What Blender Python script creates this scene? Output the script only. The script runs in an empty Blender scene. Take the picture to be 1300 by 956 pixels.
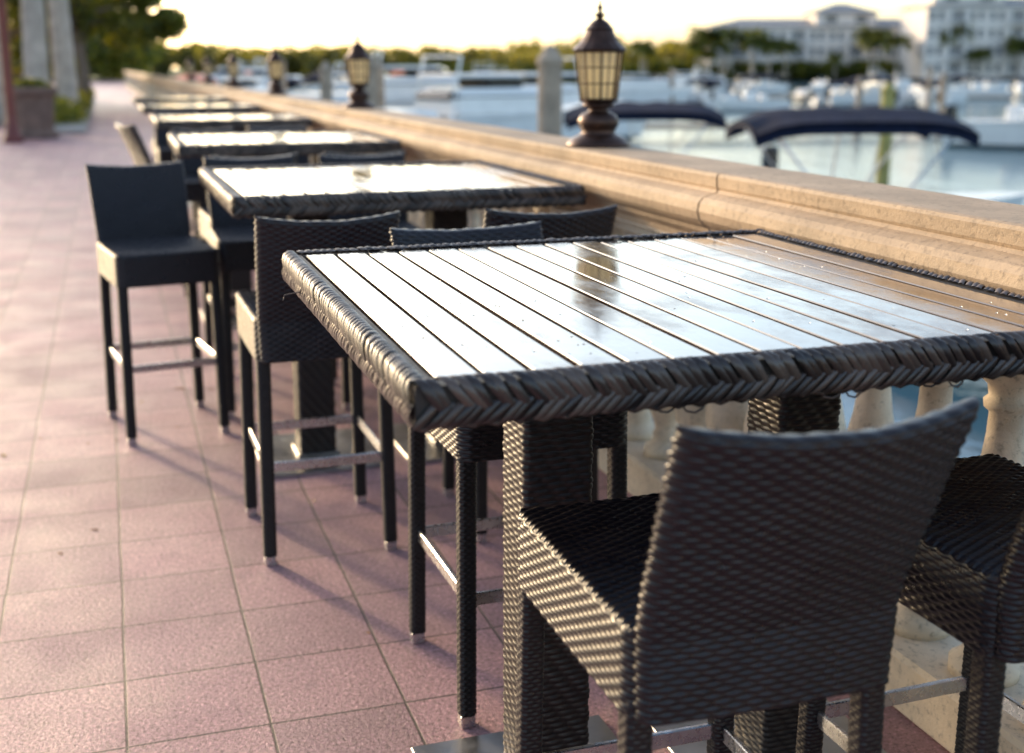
import bpy, math, random
import numpy as np
from mathutils import Vector, Matrix
random.seed(7); rng=np.random.default_rng(7)
scene=bpy.context.scene
COL=scene.collection
R=math.radians

# ------------------------------------------------------------ helpers
def empty(name,loc=(0,0,0),rotz=0,scale=1):
    o=bpy.data.objects.new(name,None); COL.objects.link(o)
    o.location=loc; o.rotation_euler=(0,0,rotz); o.scale=(scale,)*3
    o.empty_display_size=.1
    return o
def mesh_np(name,V,F,mat,smooth=True):
    me=bpy.data.meshes.new(name)
    V=np.asarray(V,dtype=np.float32)
    if isinstance(F,np.ndarray):
        n=len(F);k=F.shape[1]
        me.vertices.add(len(V)); me.vertices.foreach_set('co',V.ravel())
        me.loops.add(n*k); me.loops.foreach_set('vertex_index',F.astype(np.int32).ravel())
        me.polygons.add(n)
        me.polygons.foreach_set('loop_start',np.arange(0,n*k,k,dtype=np.int32))
        me.polygons.foreach_set('loop_total',np.full(n,k,dtype=np.int32))
        me.update(calc_edges=True)
    else:
        me.from_pydata([tuple(v) for v in V.tolist()],[],F); me.update()
    if smooth: me.polygons.foreach_set('use_smooth',np.ones(len(me.polygons),dtype=bool))
    if mat: me.materials.append(mat)
    me.validate()
    return me
def obj(name,me,parent=None,loc=(0,0,0),rot=(0,0,0),scale=(1,1,1)):
    o=bpy.data.objects.new(name,me); COL.objects.link(o)
    o.location=loc;o.rotation_euler=rot;o.scale=scale
    if parent: o.parent=parent
    return o
class MB:  # mesh builder
    def __init__(s): s.v=[];s.f=[]
    def add(s,v,f):
        b=len(s.v); s.v+= [tuple(p) for p in v]; s.f+=[tuple(i+b for i in q) for q in f]
    def box(s,cx,cy,cz,sx,sy,sz,bev=0,M=None):
        hx,hy,hz=sx/2,sy/2,sz/2
        if bev<=0:
            v=[(x*hx,y*hy,z*hz) for z in(-1,1) for y in(-1,1) for x in(-1,1)]
            f=[(0,2,3,1),(4,5,7,6),(0,1,5,4),(2,6,7,3),(0,4,6,2),(1,3,7,5)]
        else:
            v=[];f=[]
            def ring(z,i):
                a,b=hx-i,hy-i; c=bev
                return [(-a+c,-b,z),(a-c,-b,z),(a,-b+c,z),(a,b-c,z),(a-c,b,z),(-a+c,b,z),(-a,b-c,z),(-a,-b+c,z)]
            for z,i in((-hz,bev),(-hz+bev,0),(hz-bev,0),(hz,bev)): v+=ring(z,i)
            for k in range(3):
                for j in range(8):
                    f.append((k*8+j,k*8+(j+1)%8,(k+1)*8+(j+1)%8,(k+1)*8+j))
            f.append(tuple(range(7,-1,-1))); f.append(tuple(range(24,32)))
        v=[Vector(p) for p in v]
        if M is not None: v=[M@p for p in v]
        v=[p+Vector((cx,cy,cz)) for p in v]
        s.add(v,f)
    def lathe(s,prof,cx=0,cy=0,cz=0,n=24,cap=True,ph=0):
        v=[];f=[]
        for r,z in prof:
            for j in range(n):
                a=2*math.pi*j/n+ph; v.append((cx+r*math.cos(a),cy+r*math.sin(a),cz+z))
        m=len(prof)
        for k in range(m-1):
            for j in range(n): f.append((k*n+j,k*n+(j+1)%n,(k+1)*n+(j+1)%n,(k+1)*n+j))
        if cap: f.append(tuple(range(n-1,-1,-1))); f.append(tuple((m-1)*n+j for j in range(n)))
        s.add(v,f)
    def tube(s,pts,rads,n=8):
        pts=[Vector(p) for p in pts]; v=[];f=[]
        for i,p in enumerate(pts):
            t=(pts[min(i+1,len(pts)-1)]-pts[max(i-1,0)]).normalized()
            up=Vector((0,0,1)) if abs(t.z)<.9 else Vector((1,0,0))
            a=t.cross(up).normalized(); b=a.cross(t).normalized()
            r=rads[i] if hasattr(rads,'__len__') else rads
            for j in range(n):
                w=2*math.pi*j/n; v.append(p+a*r*math.cos(w)+b*r*math.sin(w))
        for k in range(len(pts)-1):
            for j in range(n): f.append((k*n+j,(k+1)*n+j,(k+1)*n+(j+1)%n,k*n+(j+1)%n))
        f.append(tuple(range(n))); f.append(tuple((len(pts)-1)*n+j for j in range(n-1,-1,-1)))
        s.add(v,f)
    def mesh(s,name,mat,smooth=False): return mesh_np(name,s.v,s.f,mat,smooth)

# ------------------------------------------------------------ materials
class NT:
    def __init__(s,name):
        s.m=bpy.data.materials.new(name); s.m.use_nodes=True
        s.t=s.m.node_tree; s.t.nodes.clear()
        s.out=s.n('ShaderNodeOutputMaterial'); s.b=s.n('ShaderNodeBsdfPrincipled')
        s.l(s.b.outputs[0],s.out.inputs[0]); s._tc=None
    def n(s,t,**k):
        x=s.t.nodes.new(t)
        for a,b in k.items(): setattr(x,a,b)
        return x
    def l(s,a,b): s.t.links.new(a,b)
    def tc(s):
        if not s._tc: s._tc=s.n('ShaderNodeTexCoord')
        return s._tc.outputs['Object']
    def noise(s,scale,detail=4,rough=.55,vec=None,stretch=None):
        x=s.n('ShaderNodeTexNoise'); x.inputs['Scale'].default_value=scale
        x.inputs['Detail'].default_value=detail; x.inputs['Roughness'].default_value=rough
        v=vec or s.tc()
        if stretch:
            mp=s.n('ShaderNodeMapping'); mp.inputs['Scale'].default_value=stretch; s.l(v,mp.inputs[0]); v=mp.outputs[0]
        s.l(v,x.inputs['Vector']); return x.outputs[0]
    def ramp(s,fac,stops):
        x=s.n('ShaderNodeValToRGB'); e=x.color_ramp.elements
        while len(e)<len(stops): e.new(.5)
        for i,(p,c) in enumerate(stops):
            e[i].position=p; e[i].color=(c if hasattr(c,'__len__') else (c,c,c))[:3]+(1,) if hasattr(c,'__len__') else (c,c,c,1)
        s.l(fac,x.inputs[0]); return x.outputs[0]
    def mix(s,fac,a,b,mode='MIX'):
        x=s.n('ShaderNodeMix',data_type='RGBA',blend_type=mode)
        for v,i in((fac,0),(a,6),(b,7)):
            if isinstance(v,(int,float)): x.inputs[i].default_value=v
            elif hasattr(v,'__len__'): x.inputs[i].default_value=tuple(v)[:3]+(1,)
            else: s.l(v,x.inputs[i])
        return x.outputs[2]
    def bump(s,h,strength=.3,dist=.01,prev=None):
        x=s.n('ShaderNodeBump'); x.inputs['Strength'].default_value=strength; x.inputs['Distance'].default_value=dist
        s.l(h,x.inputs['Height'])
        if prev is not None: s.l(prev,x.inputs['Normal'])
        return x.outputs[0]
    def rnd(s):
        return s.n('ShaderNodeNewGeometry').outputs['Random Per Island']
    def set(s,**k):
        for a,v in k.items():
            i=s.b.inputs[a.replace('_',' ')]
            if isinstance(v,(int,float)): i.default_value=v
            elif hasattr(v,'__len__'): i.default_value=tuple(v)+((1,) if len(v)==3 else ())
            else: s.l(v,i)
def simple(name,c,rough=.5,metal=0,var=.25,scale=8,bump=0,bscale=60,spec=.5,coat=0):
    m=NT(name); c2=tuple(x*(1-var) for x in c); c3=tuple(min(1,x*(1+var)) for x in c)
    nz=m.noise(scale); m.set(Base_Color=m.ramp(nz,[(.3,c2),(.7,c3)]),Metallic=metal)
    m.set(Roughness=m.ramp(m.noise(scale*2.3),[(.3,max(0,rough-.08)),(.7,min(1,rough+.08))]))
    m.b.inputs['Specular IOR Level'].default_value=spec
    m.b.inputs['Coat Weight'].default_value=coat
    if bump: m.set(Normal=m.bump(m.noise(bscale),bump,.005))
    return m.m

# pavers
def mat_paver():
    m=NT('paver_material')
    br=m.n('ShaderNodeTexBrick'); br.offset=0; br.squash=1
    br.inputs['Scale'].default_value=1; br.inputs['Brick Width'].default_value=.31; br.inputs['Row Height'].default_value=.31
    br.inputs['Mortar Size'].default_value=.0038; br.inputs['Mortar Smooth'].default_value=.3
    br.inputs['Color1'].default_value=(.55,.30,.315,1); br.inputs['Color2'].default_value=(.38,.215,.235,1); br.inputs['Mortar'].default_value=(.07,.045,.045,1)
    wob=m.n('ShaderNodeVectorMath',operation='ADD')
    sc=m.n('ShaderNodeVectorMath',operation='SCALE'); sc.inputs['Scale'].default_value=.008
    nn=m.n('ShaderNodeTexNoise'); nn.inputs['Scale'].default_value=2.5; m.l(m.tc(),nn.inputs['Vector'])
    m.l(nn.outputs['Color'],sc.inputs[0]); m.l(m.tc(),wob.inputs[0]); m.l(sc.outputs[0],wob.inputs[1])
    off=m.n('ShaderNodeVectorMath',operation='ADD'); off.inputs[1].default_value=(.046,-.074,0); m.l(wob.outputs[0],off.inputs[0])
    m.l(off.outputs[0],br.inputs['Vector'])
    col=m.mix(.75,br.outputs['Color'],m.ramp(m.noise(1.3,5),[(.3,.62),(.7,1.0)]),'MULTIPLY')
    sp=m.ramp(m.noise(95,3,.75),[(.38,.35),(.46,.95),(.56,1.0),(.64,1.75)])
    col=m.mix(.85,col,sp,'MULTIPLY')
    col=m.mix(m.ramp(m.noise(9,6,.7),[(.52,0.0),(.72,.5)]),col,(.19,.115,.125))
    m.set(Base_Color=col)
    m.set(Roughness=m.ramp(m.noise(3,4),[(.3,.36),(.7,.60)]))
    inv=m.n('ShaderNodeMath',operation='SUBTRACT'); inv.inputs[0].default_value=1; m.l(br.outputs['Fac'],inv.inputs[1])
    b=m.bump(inv.outputs[0],.8,.004); b=m.bump(m.noise(110,4,.75),.8,.006,b)
    m.set(Normal=b); return m.m
M_paver=mat_paver()
def mat_stone(name,c=(.50,.37,.235)):
    m=NT(name)
    col=m.ramp(m.noise(3.5,7,.65),[(.25,tuple(x*.60 for x in c)),(.5,c),(.75,tuple(min(1,x*1.22) for x in c))])
    pit=m.ramp(m.noise(55,4,.75),[(.34,.40),(.46,1.0)])
    col=m.mix(.65,col,pit,'MULTIPLY')
    stain=m.ramp(m.noise(1.6,5,.6,stretch=(1,.5,3)),[(.48,0.0),(.72,.65)])
    col=m.mix(stain,col,tuple(x*.5 for x in c))
    m.set(Base_Color=col,Roughness=.7); b=m.bump(m.noise(45,5,.7),.5,.006); b=m.bump(m.noise(300,2),.3,.001,b)
    m.set(Normal=b); return m.m
M_cop=mat_stone('coping_stone',(.46,.325,.205)); M_bal=mat_stone('baluster_stone',(.68,.57,.43))
def mat_rattan(name,c1,c2,rough=.3,isl=False,spec=.38):
    m=NT(name)
    f=m.rnd() if isl else m.noise(70,2)
    col=m.ramp(f,[(.2,c1),(.8,c2)])
    col=m.mix(.5,col,m.ramp(m.noise(7,4),[(.3,.6),(.7,1.3)]),'MULTIPLY')
    m.set(Base_Color=col,Roughness=m.ramp(m.noise(22,3),[(.3,rough-.07),(.7,rough+.12)]))
    m.b.inputs['Specular IOR Level'].default_value=spec
    m.set(Normal=m.bump(m.noise(500,2,vec=None,stretch=(1,1,.2)),.12,.0008))
    return m.m
M_rat=mat_rattan('dark_rattan',(.005,.004,.006),(.016,.011,.013),.30)
M_ratleg=mat_rattan('leg_rattan',(.005,.004,.005),(.013,.010,.011),.38)
M_braid=mat_rattan('braided_rattan',(.022,.014,.012),(.09,.062,.048),.33,True,.5)
M_ped=mat_rattan('pedestal_rattan',(.009,.006,.006),(.026,.018,.016),.35)
M_alu=simple('brushed_aluminium',(.62,.61,.60),.28,1,.08,30,.05,300)
M_plate=simple('steel_plate',(.42,.42,.42),.35,1,.2,9,.05,200)
def mat_slat():
    m=NT('wet_slat')
    r=m.rnd()
    col=m.ramp(r,[(0,(.070,.046,.033)),(1,(.125,.088,.065))])
    gr=m.ramp(m.noise(22,5,.7,stretch=(9,.35,1)),[(.3,.65),(.7,1.2)])
    col=m.mix(.8,col,gr,'MULTIPLY')
    m.set(Base_Color=col)
    wet=m.noise(5,6,.65,stretch=(1,.6,1))
    m.set(Roughness=m.ramp(wet,[(.38,.06),(.50,.16),(.64,.36)]))
    m.b.inputs['IOR'].default_value=1.6
    m.b.inputs['Coat Weight'].default_value=.9; m.b.inputs['Coat IOR'].default_value=1.6
    m.set(Coat_Roughness=m.ramp(wet,[(.38,.05),(.50,.12),(.64,.26)]))
    b=m.bump(m.noise(14,4,.6,stretch=(1,.5,1)),.13,.006); b=m.bump(m.noise(60,3,.6,stretch=(5,.4,1)),.12,.001,b)
    m.set(Normal=b); return m.m
M_slat=mat_slat()
M_under=simple('table_board',(.02,.016,.014),.6)
M_bronze=simple('aged_bronze',(.060,.030,.021),.36,.7,.35,25,.1,120)
def mat_glass():
    m=NT('frosted_cream_glass')
    tr=m.n('ShaderNodeBsdfTranslucent'); tr.inputs[0].default_value=(.98,.88,.62,1)
    df=m.n('ShaderNodeBsdfGlossy'); df.inputs['Roughness'].default_value=.2
    d2=m.n('ShaderNodeBsdfDiffuse'); m.l(m.ramp(m.noise(20),[(.3,(.75,.6,.4)),(.7,(.9,.8,.6))]),d2.inputs[0])
    a=m.n('ShaderNodeMixShader'); a.inputs[0].default_value=.2; m.l(tr.outputs[0],a.inputs[1]); m.l(d2.outputs[0],a.inputs[2])
    b=m.n('ShaderNodeMixShader'); b.inputs[0].default_value=.08; m.l(a.outputs[0],b.inputs[1]); m.l(df.outputs[0],b.inputs[2])
    m.l(b.outputs[0],m.out.inputs[0]); return m.m
M_lglass=mat_glass()
def mat_leaf(name,c1,c2,c3):
    m=NT(name)
    col=m.ramp(m.rnd(),[(0,c1),(.6,c2),(1,c3)])
    col=m.mix(.6,col,m.ramp(m.noise(.5,3),[(.3,.55),(.7,1.3)]),'MULTIPLY')
    m.set(Base_Color=col,Roughness=.5)
    tr=m.n('ShaderNodeBsdfTranslucent'); c=m.mix(1,col,(2.1,1.9,.6),'MULTIPLY'); m.l(c,tr.inputs[0])
    a=m.n('ShaderNodeMixShader'); a.inputs[0].default_value=.5; m.l(m.b.outputs[0],a.inputs[1]); m.l(tr.outputs[0],a.inputs[2]); m.l(a.outputs[0],m.out.inputs[0])
    return m.m
M_leaf=mat_leaf('foliage',(.045,.065,.012),(.11,.13,.02),(.24,.22,.03))
M_far=mat_leaf('hazed_foliage',(.11,.11,.04),(.18,.17,.05),(.26,.23,.06))  # leaf colours lightened, distance haze put into the colour
M_dry=mat_leaf('dry_leaf',(.12,.05,.02),(.20,.10,.03),(.28,.17,.05))
M_bark=simple('bark',(.16,.12,.09),.85,0,.35,6,.5,30)
M_palmtrunk=simple('palm_trunk_bark',(.42,.36,.30),.8,0,.25,3,.4,12)
M_white=simple('boat_gelcoat',(.84,.83,.81),.2,0,.05,2)
M_navy=simple('navy_canvas',(.006,.010,.030),.8,0,.3,4,.3,20,.2)
M_bglass=simple('dark_boat_glass',(.02,.025,.03),.08,0,.1)
M_wall=simple('painted_stucco',(.80,.72,.65),.8,0,.08,.3)
M_trim=simple('white_trim',(.84,.80,.76),.6,0,.05,1)
M_roof=simple('grey_roof',(.30,.28,.27),.7,0,.2,.8)
M_win=simple('window_glass',(.12,.13,.15),.1,0,.3,.4)
M_redpaint=simple('dark_red_paint',(.16,.035,.025),.45,0,.2,5)
M_wood=simple('weathered_wood',(.36,.28,.21),.85,0,.3,3,.5,25)
M_yel=simple('mossy_piling',(.36,.31,.10),.85,0,.3,3,.5,25)
M_conc=simple('seawall_concrete',(.38,.35,.31),.85,0,.25,1.5,.3,20)
M_plant=simple('planter_stone',(.17,.11,.085),.75,0,.3,4,.3,30)
M_orange=simple('orange_vinyl',(.6,.13,.05),.5,0,.15,4)
def mat_grass():
    m=NT('grass_ground')
    m.set(Base_Color=m.ramp(m.noise(.6,8,.7),[(.3,(.05,.08,.02)),(.7,(.13,.16,.045))]),Roughness=.9,Normal=m.bump(m.noise(9,5),.6,.05)); return m.m
M_grass=mat_grass()
def mat_water():
    m=NT('water_surface')
    m.set(Base_Color=(.06,.14,.19),Roughness=.08); m.b.inputs['IOR'].default_value=1.38
    b=m.bump(m.noise(.9,4,.6,stretch=(1,.5,1)),.35,.12); b=m.bump(m.noise(5,4,.6),.3,.02,b)
    m.set(Normal=b); return m.m
M_water=mat_water()
M_drop=NT('water_drop'); M_drop.set(Base_Color=(.9,.9,.9),Roughness=.02); M_drop.b.inputs['Transmission Weight'].default_value=1; M_drop.b.inputs['IOR'].default_value=1.33; M_drop=M_drop.m

# ------------------------------------------------------------ weave geometry
def weave(a,b,amp,shift=1.0):
    row=np.floor(b+1e-5); fb=b-row
    prof=np.sqrt(np.clip(1-(2*fb-1)**2,0,1))
    ov=.5+.5*np.sin(np.pi*(a+row*shift))
    return amp*prof*(.25+.75*ov**.8)
def rrect(hx,hy,r,n):
    c=[(hx-r,-(hy-r),-90),(hx-r,hy-r,0),(-(hx-r),hy-r,90),(-(hx-r),-(hy-r),180)]
    P=[];N=[]
    for cx,cy,a0 in c:
        for k in range(9):
            a=R(a0+90*k/8); P.append((cx+r*math.cos(a),cy+r*math.sin(a))); N.append((math.cos(a),math.sin(a)))
    P=np.array(P+[P[0]]);N=np.array(N+[N[0]])
    L=np.r_[0,np.cumsum(np.hypot(*np.diff(P,axis=0).T))]
    s=np.linspace(0,L[-1],n,endpoint=False)
    return np.c_[np.interp(s,L,P[:,0]),np.interp(s,L,P[:,1])],np.c_[np.interp(s,L,N[:,0]),np.interp(s,L,N[:,1])],L[-1],s
def gridf(nu,nv,wrap):
    i=np.arange(nu if wrap else nu-1); j=np.arange(nv-1)
    I,J=np.meshgrid(i,j); I2=(I+1)%nu
    return np.stack([J*nu+I,J*nu+I2,(J+1)*nu+I2,(J+1)*nu+I],-1).reshape(-1,4)
def wtube(hx,hy,r,z0,z1,cu,cv,amp,su=5,sv=5,shift=1.0,post=None,top=0):
    P,N,per,_=rrect(hx,hy,r,16)
    nc=max(2,2*round(per/cu/2)) if shift==1 else max(4,4*round(per/cu/4))
    n=nc*su
    P,N,per,s=rrect(hx,hy,r,n)
    nr=round((z1-z0)/cv); nv=nr*sv+1
    b=np.linspace(0,nr,nv); z=np.linspace(z0,z1,nv)
    A,B=np.meshgrid(s/per*nc,b); H=weave(A,B,amp,shift)
    sc=np.ones(nv)
    if top: 
        q=np.clip((z-(z1-top))/top,0,1); sc=np.sqrt(np.clip(1-q*q,0.0,1))
    X=P[:,0][None,:]*np.ones((nv,1))+N[:,0][None,:]*H
    Y=P[:,1][None,:]*sc[:,None]+N[:,1][None,:]*H*np.maximum(sc[:,None],.2)
    Z=np.repeat(z[:,None],n,1)
    if top: Z=Z+H*(1-sc[:,None])
    if post: X,Y,Z=post(X,Y,Z)
    V=np.stack([X,Y,Z],-1).reshape(-1,3)
    return V,gridf(n,nv,True)

# ------------------------------------------------------------ bar stool
ZB=.625; ZS=.75; ZT=1.058; HX=.198
wob=lambda a,b: .0011*np.sin(a*37+b*11)*np.sin(b*53-a*9)
def backpost(X,Y,Z):
    t=np.clip((Z-.74)/(ZT-.74),0,1)
    low=np.clip((Z-ZB)/(ZT-ZB),0,1)
    Y=Y-.232-.012*low-.112*t**1.15-.036*(1-(X/HX)**2)*(.25+.75*t)+wob(X,Z)
    Z=Z-.016*(1-(X/HX)**2)*t+wob(Z,X)*.8
    X=X*(.94+.065*low)
    return X,Y,Z
V,F=wtube(HX,.019,.0185,ZB,ZT,.0165,.0088,.0042,6,5,post=backpost,top=.017)
ME_back=mesh_np('stool_back',V,F,M_rat)
V,F=wtube(HX,.235,.03,ZB,ZS-.004,.0165,.0088,.0040,6,5)
ME_skirt=mesh_np('stool_skirt',V,F,M_rat)
def seat_top():
    hx,hy,r=HX+.002,.237,.032
    nx=24*6+1; ny=54*5+1
    x=np.linspace(-hx,hx,nx); y=np.linspace(-hy,hy,ny)
    X,Y=np.meshgrid(x,y); A=(X+hx)/(2*hx)*24; B=(Y+hy)/(2*hy)*54
    H=weave(A,B,.0042)
    e=np.minimum(hx-np.abs(X),hy-np.abs(Y))
    q=np.maximum(np.abs(X)-(hx-r),0); w=np.maximum(np.abs(Y)-(hy-r),0); d=np.hypot(q,w)
    k=np.where(d>r,r/np.maximum(d,1e-9),1)
    X=np.sign(X)*np.where(q>0,(hx-r)+q*k,np.abs(X)); Y=np.sign(Y)*np.where(w>0,(hy-r)+w*k,np.abs(Y))
    Z=ZS+H-.012*np.clip(1-e/.012,0,1)**2-.010*(1-(X/hx)**2)*(1-(Y/hy)**2)+wob(X,Y)
    return mesh_np('stool_seat',np.stack([X,Y,Z],-1).reshape(-1,3),gridf(nx,ny,False),M_rat)
ME_seat=seat_top()
V,F=wtube(.0185,.0185,.009,0.03,ZB+.02,.0095,.0075,.0022,5,4)
ME_leg=mesh_np('stool_leg',V,F,M_ratleg)
b=MB()
for sx in(-1,1):
    for sy in(-1,1): b.box(sx*.184,sy*.218,.0155,.034,.034,.031,.003)
ME_caps=b.mesh('stool_feet',M_alu)
b=MB()
zb=.30
b.box(0,.212,zb,.33,.010,.030,.002); b.box(0,-.212,zb,.33,.010,.030,.002)
b.box(-.179,0,zb,.010,.39,.030,.002); b.box(.179,0,zb,.010,.39,.030,.002)
ME_str=b.mesh('stool_footrest',M_alu)
b=MB(); b.box(0,0,ZB+.012,.37,.43,.02,.003); ME_ub=b.mesh('stool_underframe',M_under)
def stool(x,y,ang):
    e=empty('rattan_bar_stool',(x,y,0),R(ang))
    for n,m in(('backrest',ME_back),('seat_skirt',ME_skirt),('seat',ME_seat),('foot_caps',ME_caps),('footrest',ME_str),('underframe',ME_ub)): obj(n,m,e)
    i=0
    for sx in(-1,1):
        for sy in(-1,1):
            i+=1
            o=obj('leg_%d'%i,ME_leg,e,(sx*.184,sy*.218,0),(R(sy*.8),R(-sx*.6),0))
    return e

# ------------------------------------------------------------ table
TX0,TX1,TL=.352,1.535,1.21; TW=TX1-TX0; TZ=1.05; BW=.034; BH=.060
def braid():
    rs=random.Random(3); b=MB()
    hx,hy=TW/2,TL/2
    def prof(q):
        r=.012
        L1=BW-r; L2=math.pi/2*r
        if q<L1: return -BW+q, TZ, (0,1)
        if q<L1+L2:
            a=(q-L1)/r; return -r+r*math.sin(a), TZ-r+r*math.cos(a),(math.sin(a),math.cos(a))
        q-=L1+L2; 
        return 0, TZ-r-q,(1,0)
    QT=BW-.012+math.pi/2*.012+BH-.012
    mid=QT-.026
    def strand(P0,T,O,L,s0,q0,q1,slope,w,th,lift):
        n=9; m=5; vs=[];fs=[]
        for i in range(n+1):
            t=i/n; q=q0+(q1-q0)*t; s=s0+slope*(q-q0)
            o,z,(no,nz)=prof(q)
            bul=lift*math.sin(math.pi*t)**.6
            for j in range(m):
                c=(j/(m-1)-.5)
                hh=bul+th*(1-(2*c)**2)
                ss=s+c*w
                ss=min(max(ss,-.003),L+.003)
                p=P0+T*ss+O*(o+no*hh); vs.append((p.x,p.y,z+nz*hh))
        for i in range(n):
            for j in range(m-1): fs.append((i*m+j,(i+1)*m+j,(i+1)*m+j+1,i*m+j+1))
        b.add(vs,fs)
    sides=[(Vector((-hx,-hy,0)),Vector((1,0,0)),Vector((0,-1,0)),TW),(Vector((hx,-hy,0)),Vector((0,1,0)),Vector((1,0,0)),TL),
           (Vector((hx,hy,0)),Vector((-1,0,0)),Vector((0,1,0)),TW),(Vector((-hx,hy,0)),Vector((0,-1,0)),Vector((-1,0,0)),TL)]
    for P0,T,O,L in sides:
        pitch=.0165; n=int(L/pitch)
        for k in range(-1,n+2):
            s=k*pitch+rs.uniform(-.0028,.0028)
            if -.012<s<L-.03:
                strand(P0,T,O,L,s,.012,mid+.010,.75+rs.uniform(-.14,.14),rs.uniform(.0145,.0165),.0024,.0045+rs.uniform(0,.0035))
            if s>.018 and s<L+.012:
                strand(P0,T,O,L,s,mid-.008,QT,-.95+rs.uniform(-.16,.16),rs.uniform(.0145,.0165),.0024,.004+rs.uniform(0,.0035))
        for k in range(n//2):
            s=(k+.5)*pitch*2
            c=P0+T*s-O*.006
            b.tube([c-T*.014+Vector((0,0,TZ-BH+.002)),c+Vector((0,0,TZ-BH-.003)),c+T*.014+Vector((0,0,TZ-BH+.002))],.004,6)
    return b.mesh('table_braid',M_braid,True)
ME_braid=braid()
b=MB()
hx,hy=TW/2,TL/2
for sx in(-1,1): b.box(sx*(hx-BW/2-.001),0,TZ-BH/2-.002,BW-.003,TL-.004,BH-.002)
for sy in(-1,1): b.box(0,sy*(hy-BW/2-.001),TZ-BH/2-.003,TW-2*BW,BW-.003,BH-.003)
b.box(0,0,TZ-.035,TW-2*BW-.002,TL-2*BW-.002,.012)
ME_core=b.mesh('table_core',M_under)
b=MB(); NS=16; iw=TW-2*BW-.004; p=iw/NS; rr=random.Random(5)
for i in range(NS):
    x=-iw/2+p*(i+.5); M=Matrix.Rotation(rr.uniform(-.008,.008),3,'Y')@Matrix.Rotation(rr.uniform(-.002,.002),3,'X')
    b.box(x,rr.uniform(-.001,.001),TZ-.012+rr.uniform(-.0008,.0008),p-.0090,TL-2*BW-.010,.02,.0018,M)
ME_slats=b.mesh('table_slats',M_slat)
V,F=wtube(.067,.067,.010,.012,TZ-.05,.018,.012,.0042,5,5,shift=.5)
ME_ped=mesh_np('table_pedestal',V,F,M_ped)
def table(y0,x=0,rz=0,px=0):
    e=empty('rattan_bar_table',((TX0+TX1)/2+x,y0+TL/2,0),R(rz))
    b=MB()
    for q in(-.265,.265):
        b.box(q+px,0,.0062,.44,.50,.012,.002) ; b.box(q+px,0,.018,.16,.16,.011,.002)
    for n,m in(('woven_edge',ME_braid),('frame',ME_core),('slats',ME_slats),('base_plates',b.mesh('table_base_plate',M_plate))): obj(n,m,e)
    obj('pedestal_1',ME_ped,e,(-.265+px,0,0)); obj('pedestal_2',ME_ped,e,(.265+px,0,0))
    return e
t1=table(1.485,px=.075); table(3.90,x=.0,rz=.6); table(6.64,x=.0,rz=-.5); table(9.8,x=.01); table(13.1,rz=.5); table(16.5)
# loose cane ends hanging under the near table's edge
b=MB(); rr=random.Random(2)
for k in range(9):
    s=rr.uniform(-.25,.5); w=rr.uniform(.012,.022); h=rr.uniform(.006,.016); z=TZ-BH
    b.tube([(s-w,-hy+.01,z),(s-w*.6,-hy+.006,z-h*.8),(s,-hy+.004,z-h),(s+w*.6,-hy+.007,z-h*.7),(s+w,-hy+.01,z)],.0016,6)
b.tube([(-hx-.005,.33,TZ-.04),(-hx-.02,.34,TZ-.043),(-hx-.035,.36,TZ-.05),(-hx-.04,.345,TZ-.058)],.0012,6)
obj('loose_cane',b.mesh('loose_cane',M_braid,True),t1)
# water drops
b=MB(); rr=random.Random(9)
for k in range(210):
    x=rr.uniform(-iw/2,iw/2) if rr.random()<.5 else rr.uniform(-iw/2,-iw/2+.35); y=rr.uniform(-hy+BW+.01,hy-BW-.01)
    fx=((x+iw/2)%p)
    if fx<.010 or fx>p-.010: continue
    r=rr.uniform(.001,.003); 
    b.lathe([(r,0),(r*.9,r*.25),(r*.6,r*.42),(r*.1,r*.5)],x,y,TZ-.0018,8)
obj('water_drops',b.mesh('water_drops',M_drop,True),t1)

stool(.785,1.545,0); stool(1.335,1.545,1.5)
stool(.555,3.69,1); stool(1.215,3.66,-2)
stool(.86,2.63,181)
stool(.155,5.08,189)
stool(.60,5.33,180); stool(1.10,5.30,178)
stool(.62,6.15,3); stool(1.18,6.2,-2)
stool(.60,8.1,180); stool(1.12,8.15,183)
stool(.47,9.35,-76)
stool(1.15,9.4,0); stool(.6,11.3,180)
stool(.62,12.7,0); stool(1.15,12.6,0)

# ------------------------------------------------------------ pavement & wall
def sheet(name,pts,z,mat,parent=None):
    me=mesh_np(name,[(x,y,z) for x,y in pts],[tuple(range(len(pts)))],mat,False); return obj(name,me,parent)
sheet('promenade_pavement',[(-14,-6),(1.97,-6),(1.97,150),(-14,150)],0,M_paver)
sheet('water',[(-3000,-1500),(4000,-1500),(4000,5000),(-3000,5000)],-1.25,M_water)
sheet('grass_ground',[(-400,-60),(-14.0,-60),(-14,150),(1.97,150),(1.97,330),(-400,330)],-.02,M_grass)
b=MB(); b.box(2.1,72,-1.0,.26,156,1.98); obj('seawall',b.mesh('seawall',M_conc))
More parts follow.
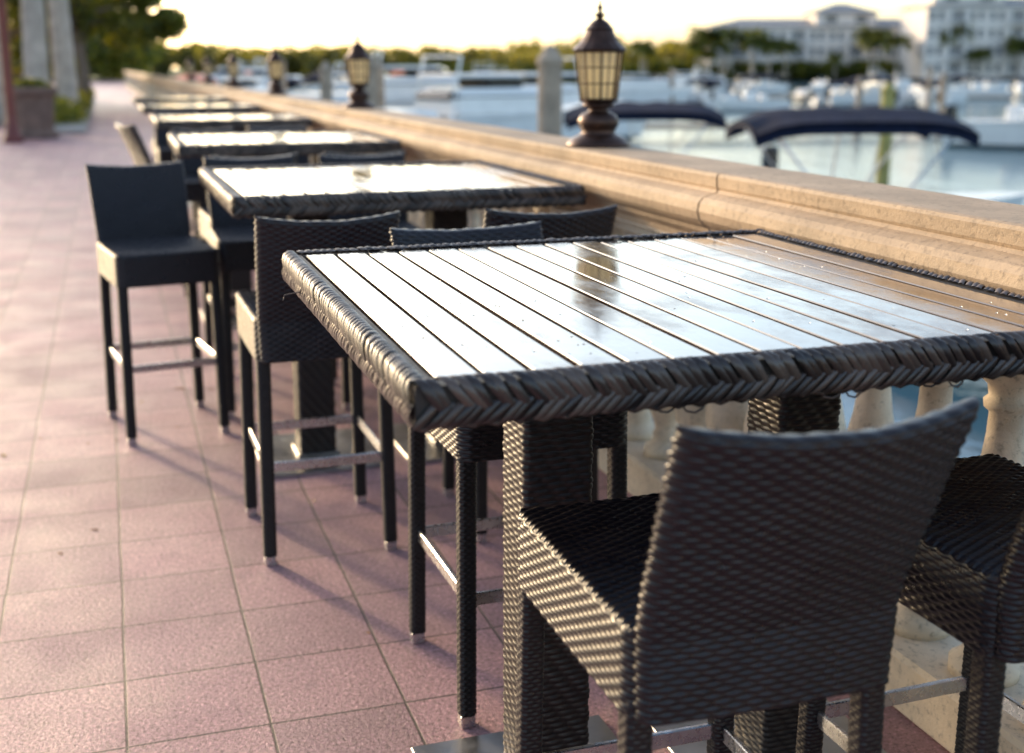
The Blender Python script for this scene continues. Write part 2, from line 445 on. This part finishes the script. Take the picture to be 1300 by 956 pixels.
# fallen leaves and grit
rr=random.Random(12); V=[];F=[]
for k in range(70):
    x=rr.uniform(-1.6,1.5); y=rr.uniform(2.6,9); L=rr.uniform(.008,.022)*(1.6 if k%9==0 else 1); a=rr.uniform(0,6.28); c,s_=math.cos(a),math.sin(a); w=L*rr.uniform(.25,.5); up=rr.uniform(.002,.008)
    i0=len(V)
    for (p1,p2,p3) in((-L,0,.002),(0,-w,up),(L,0,.002),(0,w,up*.4+.001)): V.append((x+p1*c-p2*s_,y+p1*s_+p2*c,p3))
    F+=[(i0,i0+1,i0+2),(i0,i0+2,i0+3)]
obj('fallen_leaves',mesh_np('fallen_leaves',V,F,M_dry,False))
WX=1.765
wall=empty('stone_balustrade',(0,0,0))
prof=[(-.10,.93),(-.125,.945),(-.13,.965),(-.15,.985),(-.155,1.0),(-.172,1.010),(-.186,1.026),(-.193,1.05),(-.189,1.074),(-.176,1.088),(-.155,1.096),(-.138,1.10),(-.130,1.108),(-.134,1.116),(-.136,1.145),(-.131,1.153),(-.12,1.156)]
full=prof+[(-x*.92,z) for x,z in reversed(prof)]
b=MB(); y=-3.; rr=random.Random(4)
while y<110:
    L=1.53; dz=rr.uniform(-.002,.002);dx=rr.uniform(-.002,.002)
    n=len(full); v=[(WX+x+dx,y+.003,z+dz) for x,z in full]+[(WX+x+dx,y+L-.003,z+dz) for x,z in full]
    f=[(i,(i+1)%n,n+(i+1)%n,n+i) for i in range(n)]+[tuple(range(n-1,-1,-1)),tuple(range(n,2*n))]
    b.add(v,f); y+=L
o=obj('coping',b.mesh('coping',M_cop,False),wall)
b=MB(); b.box(WX,53.5,.07,.26,113,.14,.01); b.box(WX,53.5,.92,.19,113,.05,.008); b.box(WX,53.5,1.0,.25,113,.12); obj('plinth',b.mesh('plinth',M_bal),wall)
bp=[(.075,.14),(.075,.17),(.06,.18),(.045,.20),(.05,.215),(.04,.235),(.05,.27),(.074,.33),(.085,.39),(.083,.45),(.066,.53),(.048,.61),(.038,.69),(.036,.74),(.048,.75),(.05,.765),(.040,.775),(.044,.80),(.066,.82),(.07,.84),(.075,.85),(.075,.90)]
b=MB(); b.lathe(bp,n=20); ME_bal=b.mesh('baluster',M_bal,True)
lamps=[4.35,9.0,13.6,18.2,22.8,27.4]
y=-2.9;k=0
piers=[-.18+4.6*i for i in range(0,24)]
b=MB()
for py in piers: b.box(WX,py,.535,.235,.30,.75,.008)
obj('piers',b.mesh('piers',M_bal),wall)
while y<48:
    if min(abs(y-p) for p in piers)>.20:
        k+=1; obj('baluster_%d'%k,ME_bal,wall,(WX,y,0),(0,0,rng.uniform(0,3)))
    y+=.235

# ------------------------------------------------------------ lantern
def lantern_meshes():
    b=MB()
    b.lathe([(.122,0),(.122,.012),(.112,.02),(.105,.03),(.075,.045),(.062,.055),(.07,.07),(.078,.085),(.078,.10),(.066,.12),(.04,.132),(.034,.14),(.05,.148),(.06,.152),(.06,.158),(.052,.162)],n=32)
    base=b.mesh('lantern_base',M_bronze,True)
    b=MB()
    n=8
    r0,r1,z0,z1=.068,.088,.175,.355
    b.lathe([(.045,.158),(r0+.004,.170),(r0+.006,.178),(r0-.004,.181)],n=n,ph=R(22.5))
    b.lathe([(r1-.004,z1-.008),(r1+.008,z1-.004),(r1+.014,z1+.004),(r1+.006,z1+.012),(.075,.385),(.062,.405),(.054,.422),(.050,.428),(.053,.434),(.046,.44),(.034,.456),(.02,.466),(.012,.47),(.012,.476),(.020,.482),(.020,.487),(.009,.492),(.006,.50),(.011,.508),(.011,.513),(.005,.52),(.003,.538)],n=16,ph=R(22.5))
    for j in range(n):
        a=R(22.5+45*j); a2=R(22.5+45*(j+1))
        p=lambda an,r,z: Vector((r*math.cos(an),r*math.sin(an),z))
        b.tube([p(a,r0,z0),p(a,r1,z1)],.0042,6)
        for t in(.33,.66):
            r=r0+(r1-r0)*t; z=z0+(z1-z0)*t; b.tube([p(a,r,z),p(a2,r,z)],.0022,5)
        b.tube([(p(a,r0,z0)+p(a2,r0,z0))/2,(p(a,r1,z1)+p(a2,r1,z1))/2],.0022,5)
    cage=b.mesh('lantern_cage',M_bronze,False)
    b=MB(); b.lathe([(r0-.003,z0+.002),(r1-.003,z1-.004)],n=n,ph=R(22.5),cap=False); gl=b.mesh('lantern_glass',M_lglass)
    return base,cage,gl
LB,LC,LG=lantern_meshes()
for y in lamps:
    e=empty('wall_lantern',(WX,y,1.155),R(random.uniform(0,20)))
    obj('base',LB,e);obj('cage',LC,e);obj('glass_panes',LG,e)

# ------------------------------------------------------------ foliage
def leaves(blobs,n,size,seed=0,flat=.6):
    g=np.random.default_rng(seed); Vs=[]
    for (x,y,z,rx,ry,rz) in blobs:
        d=g.normal(size=(n,3)); d/=np.linalg.norm(d,axis=1)[:,None]
        rad=g.uniform(.45,1.05,n)**.6
        c=d*rad[:,None]*np.array([rx,ry,rz])+np.array([x,y,z])
        u=g.normal(size=(n,3)); u/=np.linalg.norm(u,axis=1)[:,None]
        w=g.normal(size=(n,3)); w-=(w*u).sum(1)[:,None]*u; w/=np.linalg.norm(w,axis=1)[:,None]
        s=size*g.uniform(.6,1.4,n)[:,None]
        Vs.append(np.stack([c-u*s,c-w*s*flat,c+u*s,c+w*s*flat],1).reshape(-1,3))
    V=np.concatenate(Vs); F=np.arange(len(V)).reshape(-1,4)
    return V,F
def tree(name,x,y,h,cr,seed,n=260,size=.12):
    g=random.Random(seed); e=empty(name,(x,y,0)); b=MB()
    b.tube([(0,0,0),(.08,0,h*.2),(-.05,.05,h*.42),(.05,0,h*.7)],[.24,.19,.15,.07],10)
    bl=[]
    for k in range(11):
        a=g.uniform(0,6.28); rr=cr*g.uniform(.35,.8); z=h*g.uniform(.36,.92)
        z0=h*g.uniform(.22,.5)
        b.tube([(0,0,z0),(rr*.5*math.cos(a),rr*.5*math.sin(a),(z0+z)/2+.1),(rr*math.cos(a),rr*math.sin(a),z)],[.09,.06,.02],6)
        for q in range(4):
            s=cr*g.uniform(.16,.34); bl.append((rr*math.cos(a)+g.uniform(-1,1)*cr*.3,rr*math.sin(a)+g.uniform(-1,1)*cr*.3,z+g.uniform(-1,1)*cr*.3,s,s,s*.7))
    obj('trunk_and_limbs',b.mesh('trunk',M_bark,True),e)
    V,F=leaves(bl,n,size,seed); obj('crown',mesh_np('crown',V,F,M_leaf,False),e)
tree('broadleaf_tree',-.7,45,6.6,3.0,11)
tree('broadleaf_tree',-1.6,53,5.5,3.0,17)
tree('broadleaf_tree',-3.5,60,8,3.8,12)
tree('broadleaf_tree',-9.5,52,9,4.5,13); tree('broadleaf_tree',-14,44,9,4.5,14,200,.16)
b=MB(); b.box(-1.25,45,.06,1.6,32,.12,.02); obj('planting_bed_kerb',b.mesh('kerb',M_conc))
bl=[(-1.2+random.uniform(-.55,.5),29.6+i*.28,.28+random.uniform(-.05,.22),.35,.35,.28) for i in range(108)]
V,F=leaves(bl,170,.05,21); obj('low_hedge',mesh_np('low_hedge',V,F,M_leaf,False))
def palm_mesh(h,r,seed,nf=16,fl=2.6,wd=1):
    g=random.Random(seed); b=MB(); z=0; pts=[];rd=[]
    for i in range(24):
        t=i/23; pts.append((.15*math.sin(t*2),0,h*t)); rd.append(r*(1.12-.45*t+(.06 if i%2 else 0))+(.25*r if i==0 else 0))
    b.tube(pts,rd,12); tr=b.mesh('palm_trunk',M_palmtrunk,True)
    V=[];F=[]
    for k in range(nf):
        a=2*math.pi*k/nf+g.uniform(-.2,.2); el=g.uniform(-.1,1.2); c=np.array([pts[-1][0],0,h])
        prev=c; 
        for i in range(14):
            t=i/13; d=np.array([math.cos(a)*math.cos(el-t*1.7),math.sin(a)*math.cos(el-t*1.7),math.sin(el-t*1.7)])
            nx=prev+d*fl/13; side=np.cross(d,[0,0,1]); side/=np.linalg.norm(side)+1e-6
            ll=fl*.26*math.sin(math.pi*(.12+.85*t))
            for sg in(-1,1):
                for q in(0,.5):
                    p0=prev+(nx-prev)*q; tip=p0+side*sg*ll+d*ll*.5-np.array([0,0,ll*.45]); w=d*.03*fl/2.6*wd
                    i0=len(V); V+= [p0-w,p0+w,tip]; F.append((i0,i0+1,i0+2))
            prev=nx
    return tr,mesh_np('palm_fronds',V,F,M_leaf,False)
PT,PF=palm_mesh(8.5,.27,3)
for x,y,s in((-1.62,33,1),(-2.55,33.8,1.04),(-1.0,37,1.02)):
    e=empty('royal_palm_tree',(x,y,0),random.uniform(0,6),s); obj('trunk',PT,e); obj('fronds',PF,e)
e=empty('stone_planter',(-1.46,27.7,0)); b=MB()
b.lathe([(.50,0),(.52,.05),(.50,.12),(.44,.15),(.43,.20),(.47,.75),(.49,.85),(.55,.90),(.57,.96),(.57,1.04),(.50,1.05),(.48,.98)],n=8,ph=R(22.5)); obj('bowl',b.mesh('bowl',M_plant),e)
V,F=leaves([(0,0,1.05,.4,.4,.16)],500,.06,5); obj('shrub',mesh_np('shrub',V,F,M_leaf,False),e)
e=empty('street_lamp',(-1.78,26.2,0)); b=MB()
b.lathe([(.20,0),(.20,.08),(.15,.14),(.12,.35),(.10,.42),(.095,.6),(.085,3.9),(.10,3.95),(.06,4.0)],n=16); obj('post',b.mesh('post',M_redpaint,True),e)
obj('lantern_head',LC,e,(0,0,3.5),scale=(3,3,3)); obj('lantern_glass',LG,e,(0,0,3.5),scale=(3,3,3))

# ------------------------------------------------------------ far shore
sheet('far_shore_ground',[(-400,330),(2,330),(60,262),(150,200),(400,100),(900,100),(900,1500),(-400,1500)],-.5,M_grass)
bl=[]; g=random.Random(8)
def along(pts,n,h0,h1,dep,r0,r1):
    for k in range(n):
        t=g.random()*(len(pts)-1); i=int(t); f=t-i; x=pts[i][0]+(pts[i+1][0]-pts[i][0])*f; y=pts[i][1]+(pts[i+1][1]-pts[i][1])*f
        r=g.uniform(r0,r1); hh=g.uniform(h0,h1)*(1+.12*math.sin(x*.13)+.1*math.sin(x*.05+1))
        bl.append((x+g.uniform(0,dep)*.3,y+g.uniform(0,dep),hh-r,r*1.3,r*1.3,r))
along([(-60,330),(2,333),(62,268),(120,232)],420,2.5,6.4,30,1.4,2.8)
along([(-60,360),(10,370),(90,300),(140,262)],200,5,8.0,30,2,3.5)
V,F=leaves(bl,130,.55,31,.8); obj('distant_trees',mesh_np('distant_trees',V,F,M_far,False))
bl=[]; along([(62,264),(110,226),(150,202),(260,158)],330,1.0,2.9,5,.9,1.5)
V,F=leaves(bl,110,.35,33,.8); obj('shore_hedge',mesh_np('shore_hedge',V,F,M_leaf,False))
bl=[]; along([(-60,130),(-12,125),(-3,140)],120,3,9,30,1.5,3)
V,F=leaves(bl,150,.4,35,.8); obj('park_trees',mesh_np('park_trees',V,F,M_leaf,False))
PT2,PF2=palm_mesh(6.5,.2,6,26,3.6,3.5)
for k in range(26):
    t=g.random(); x=98+t*95+g.uniform(-2,2); y=222-t*52+g.uniform(-5,1)
    e=empty('palm_tree',(x,y,-.5),g.uniform(0,6),g.uniform(.55,1.3)); obj('trunk',PT2,e); obj('fronds',PF2,e)

def building(x,y,rz,L,D,st,towers):
    e=empty('condominium_building',(x,y,-.5),rz); fh=3.1; H=st*fh+.4
    w=MB();t=MB();wi=MB();ro=MB()
    w.box(0,D/2,H/2,L,D,H)
    nb=int(L/3.6); bw=L/nb
    for s in range(st):
        z=s*fh+.5
        t.box(0,-.12,z+fh-.35,L+.3,.22,.22)
        for k in range(nb):
            xx=-L/2+bw*(k+.5)
            if k%3==1:
                t.box(xx,-.75,z-.1,bw*.92,1.3,.18); 
                wi.box(xx,-.02,z+1.15,bw*.7,.06,2.1); t.box(xx,-.06,z+1.15,.1,.06,2.1)
                for q in range(9): t.box(xx-bw*.44+q*bw*.11,-1.36,z+.45,.06,.05,.9)
                t.box(xx,-1.36,z+.93,bw*.92,.08,.07)
                for sg in(-1,1): t.box(xx+sg*bw*.44,-1.3,z+1.4,.22,.22,2.75)
            else:
                for sg in(-.22,.22):
                    wi.box(xx+sg*bw,-.02,z+1.25,bw*.24,.06,1.4); t.box(xx+sg*bw,-.055,z+1.25,bw*.24,.03,.07); t.box(xx+sg*bw,-.08,z+.5,bw*.30,.14,.1)
    def hip(cx,cy,z,lx,ly,h):
        a=lx/2+.7;c=ly/2+.7; k=max(a-c,0.2)
        ro.add([(cx-a,cy-c,z),(cx+a,cy-c,z),(cx+a,cy+c,z),(cx-a,cy+c,z),(cx-k,cy,z+h),(cx+k,cy,z+h)],[(0,1,5,4),(2,3,4,5),(1,2,5),(3,0,4),(3,2,1,0)])
    hip(0,D/2,H,L,D,1.8)
    for tx,tw in towers:
        w.box(tx,D/2-1,H+.9,tw,D*.7,2.0+1.6); 
        for q in(-.25,.25): wi.box(tx+q*tw,D/2-1-D*.35-.02,H+1.5,tw*.2,.06,1.3)
        hip(tx,D/2-1,H+2.7,tw,D*.7,2.0)
    obj('walls',w.mesh('walls',M_wall),e);obj('trim_and_balconies',t.mesh('trim',M_trim),e);obj('windows',wi.mesh('windows',M_win),e);obj('roof',ro.mesh('roof',M_roof),e)
building(138,216,R(-18),50,14,3,[(2,12)])
building(164,188,R(-18),44,15,4,[(-14,13),(14,10)])
# ------------------------------------------------------------ boats
def hull(L,B,H):
    b=MB(); n=14; v=[];f=[]
    for i in range(n+1):
        t=i/n; hb=B/2*max(.02,(1-t**2.6))**.62; sh=H*(1+.35*t*t); ke=-.25+.45*H*max(0,t-.75)*4*.6; ch=ke+(sh-ke)*.35
        x=-L/2+L*t
        v+=[(x+ .05*L*t,-hb,sh),(x,-hb*.86,ch),(x-.02*L*t,0,ke),(x,hb*.86,ch),(x+.05*L*t,hb,sh)]
    for i in range(n):
        for j in range(4): f.append((i*5+j,(i+1)*5+j,(i+1)*5+j+1,i*5+j+1))
        f.append((i*5+4,(i+1)*5+4,(i+1)*5,i*5))
    f.append((0,1,2,3,4)); b.add(v,f)
    b.tube([(-L/2,-B/2*1.01,H),(0,-B/2*.98,H*1.1),(L*.3,-B/2*.75,H*1.22)],.03,6); b.tube([(-L/2,B/2*1.01,H),(0,B/2*.98,H*1.1),(L*.3,B/2*.75,H*1.22)],.03,6)
    return b
def canopy(L,B,z):
    b=MB(); nx,ny=10,6; v=[];f=[]
    for lay in(0,-.09):
        for i in range(nx+1):
            for j in range(ny+1):
                t=i/nx*2-1;s=j/ny*2-1
                v.append((t*L/2,s*B/2,z+lay+.22*(1-s*s)+.10*(1-t**4)-.05*math.cos(t*9)**2*(1-abs(s))- .10*(abs(t)**6)-(.10 if abs(s)>.9 and lay<0 else 0)))
    m=(nx+1)*(ny+1)
    for i in range(nx):
        for j in range(ny):
            a=i*(ny+1)+j; q=(a,a+ny+1,a+ny+2,a+1); f.append(q); f.append(tuple(m+k for k in reversed(q)))
    ring=[i*(ny+1) for i in range(nx+1)]+[nx*(ny+1)+j for j in range(1,ny+1)]+[i*(ny+1)+ny for i in range(nx-1,-1,-1)]+[j for j in range(ny-1,0,-1)]
    for a,c in zip(ring,ring[1:]+ring[:1]): f.append((a,c,m+c,m+a))
    b.add(v,f); return b
H1=hull(6.2,2.3,.85).mesh('hull',M_white)
H3=hull(5.6,2.1,.5).mesh('hull',M_white)
b=MB(); b.box(.3,0,1.15,1.0,.9,.9,.08); b.box(-.9,0,1.1,.5,1.3,.6,.06); b.box(1.9,0,1.02,1.4,1.3,.25,.08); C1=b.mesh('console',M_white)
b=MB(); b.box(.3,-.5,.62,.5,.5,.3,.08); b.box(-1.6,0,.62,.6,1.5,.28,.08); C3=b.mesh('seats',M_white)
b=MB(); b.box(.72,0,1.75,.05,1.1,.45,.01,Matrix.Rotation(R(-25),3,'Y')); b.box(-3.3,0,.95,.4,.45,.9,.08); W1=b.mesh('windshield_and_engine',M_bglass)
b=MB(); b.box(-2.95,0,.75,.35,.4,.7,.08); W3=b.mesh('outboard_engine',M_bglass)
K1=canopy(3.4,2.1,2.0).mesh('canopy',M_navy,True)
b=MB()
for sx in(-1.4,-.2,1.4):
    for sy in(-.95,.95): b.tube([(sx*.35-.1,sy*1.05,.9),(sx,sy*.98,2.0)],.022,6)
P1=b.mesh('canopy_frame',M_alu)
K3=canopy(3.5,2.0,1.78).mesh('canopy',M_navy,True)
b=MB()
for sx in(-1.5,.2,1.5):
    for sy in(-.9,.9): b.tube([(sx*.3,sy*1.05,.5),(sx,sy*.98,1.78)],.022,6)
P3=b.mesh('canopy_frame',M_alu)
H2=hull(8.5,2.9,1.15).mesh('hull',M_white)
b=MB(); b.box(.6,0,1.65,4.2,2.1,.9,.18); b.box(-.2,0,2.45,2.6,1.9,.12,.05); b.box(-2.9,0,1.3,1.6,2.3,.4,.08)
b.tube([(-1.6,-1,1.2),(-1.2,-.95,3.0),(-1.2,.95,3.0),(-1.6,1,1.2)],.05,6); C2=b.mesh('cabin',M_white)
b=MB()
b.box(.5,0,1.85,4.24,2.14,.32,.16); b.box(.6,0,2.25,1.5,1.6,.35,.1); W2=b.mesh('cabin_windows',M_bglass)
def boat(x,y,ang,kind=1,can=True,s=1,mat=None):
    e=empty('motorboat',(x,y,-1.25),R(ang),s)
    if kind==1:
        obj('hull',H1,e);obj('console',C1,e);obj('windshield_and_engine',W1,e)
        if can:
            k=K1
            if mat: k=K1.copy(); k.materials.clear(); k.materials.append(mat)
            obj('bimini_canopy',k,e); obj('canopy_frame',P1,e)
    elif kind==3:
        obj('hull',H3,e);obj('seats',C3,e);obj('outboard_engine',W3,e);obj('bimini_canopy',K3,e); obj('canopy_frame',P3,e)
    else: obj('hull',H2,e);obj('cabin',C2,e);obj('cabin_windows',W2,e)
boat(11.35,17.3,-14,3,s=1.0); boat(11.0,24.6,162,3,s=.95)
boat(10.6,36,20,2,False,1.0); boat(14.5,42,200,2,False,1); boat(30,34,-60,1,False,1)
boat(4.6,70,75,1,True,1,M_orange)
for k in range(44):
    u=g.uniform(.06,.42); a=g.uniform(78,160)
    X=a*(.3107+.9505*u)*1; Y=a*(.9505-.3107*u)
    kd=g.choice([1,1,1,1,2]); boat(X,Y,g.choice([70,-110,-20,160])+g.uniform(-8,8),kd,g.random()<.35,g.uniform(.65,.9))
for k in range(20):
    u=g.uniform(-.28,.0); a=g.uniform(50,140)
    X=a*(.3107+.9505*u); Y=a*(.9505-.3107*u)
    if X<4: continue
    boat(X,Y,g.choice([70,-110,-20,160]),g.choice([1,2]),True,g.uniform(.85,1.1),M_orange if k%6==0 else None)
b=MB()
for (x,y,w,l,a) in((7.4,24,1.2,60,0),(24,44,26,1.0,-12),(48,86,60,1.4,-15)):
    b.box(x,y,-.85,w,l,.16,.02,Matrix.Rotation(R(a),3,'Z'))
obj('floating_dock',b.mesh('dock',M_wood))
def piling(x,y,top,r,mat):
    m=MB(); m.lathe([(r*1.05,-2.2-.0),(r,-1),(r*.97,top-.28),(r*1.12,top-.27),(r*1.12,top-.19),(r*1.0,top-.18),(r*.35,top-.02),(r*.05,top)],n=16)
    obj('wooden_piling',m.mesh('piling',mat,False),None,(x,y,0))
piling(6.1,16.9,1.76,.18,M_wood); piling(17.3,24.8,1.12,.16,M_yel)
for x,y,t in((4.9,24,1.7),(5.6,33,1.6),(9.4,44,1.6),(36,54,1.0),(44,58,1.2),(52,70,1.5),(26,62,1.4),(7,52,1.8),(38,80,1.4)): piling(x,y,t,.17,M_wood)
e=empty('mooring_buoy',(9.0,16.2,-1.25)); b=MB(); b.lathe([(.05,-.2),(.25,0),(.33,.3),(.27,.6),(.08,.8),(.05,.95)],n=20); obj('float',b.mesh('float',M_orange,True),e)
b=MB(); b.lathe([(.02,.9),(.06,.95),(.06,1.02),(.02,1.06)],n=12); obj('ring',b.mesh('ring',M_alu,True),e)

# ------------------------------------------------------------ light
AZ=24; EL=15
w=bpy.data.worlds.new('World'); scene.world=w; w.use_nodes=True; nt=w.node_tree
bg=nt.nodes['Background']; sky=nt.nodes.new('ShaderNodeTexSky'); sky.sky_type='NISHITA'; sky.sun_disc=False
sky.sun_elevation=R(EL); sky.sun_rotation=R(-AZ); sky.altitude=0; sky.air_density=1.0; sky.dust_density=2.2; sky.ozone_density=1.3
hs=nt.nodes.new('ShaderNodeHueSaturation'); hs.inputs['Saturation'].default_value=.92
nt.links.new(sky.outputs[0],hs.inputs['Color']); nt.links.new(hs.outputs[0],bg.inputs[0]); bg.inputs[1].default_value=.42
sl=bpy.data.lights.new('sun','SUN'); sl.energy=3.0; sl.angle=R(3); sl.color=(1,.72,.42)
so=bpy.data.objects.new('sun',sl); COL.objects.link(so)
D=Vector((math.sin(R(AZ))*math.cos(R(EL)),-math.cos(R(AZ))*math.cos(R(EL)),-math.sin(R(EL))))
so.rotation_euler=D.to_track_quat('-Z','Y').to_euler(); so.location=(-10,20,10)

# ------------------------------------------------------------ camera
cd=bpy.data.cameras.new('camera'); cd.sensor_width=36; cd.lens=1550/1300*36; cd.shift_y=-45/1300
cd.clip_start=.05; cd.clip_end=8000
cd.dof.use_dof=True; cd.dof.focus_distance=2.25; cd.dof.aperture_fstop=2.5
co=bpy.data.objects.new('camera',cd); COL.objects.link(co); co.location=(0,0,1.45)
co.rotation_euler=(R(90-12.65),0,R(-18.1)); scene.camera=co
scene.view_settings.view_transform='Standard'; scene.view_settings.look='None'; scene.view_settings.exposure=0
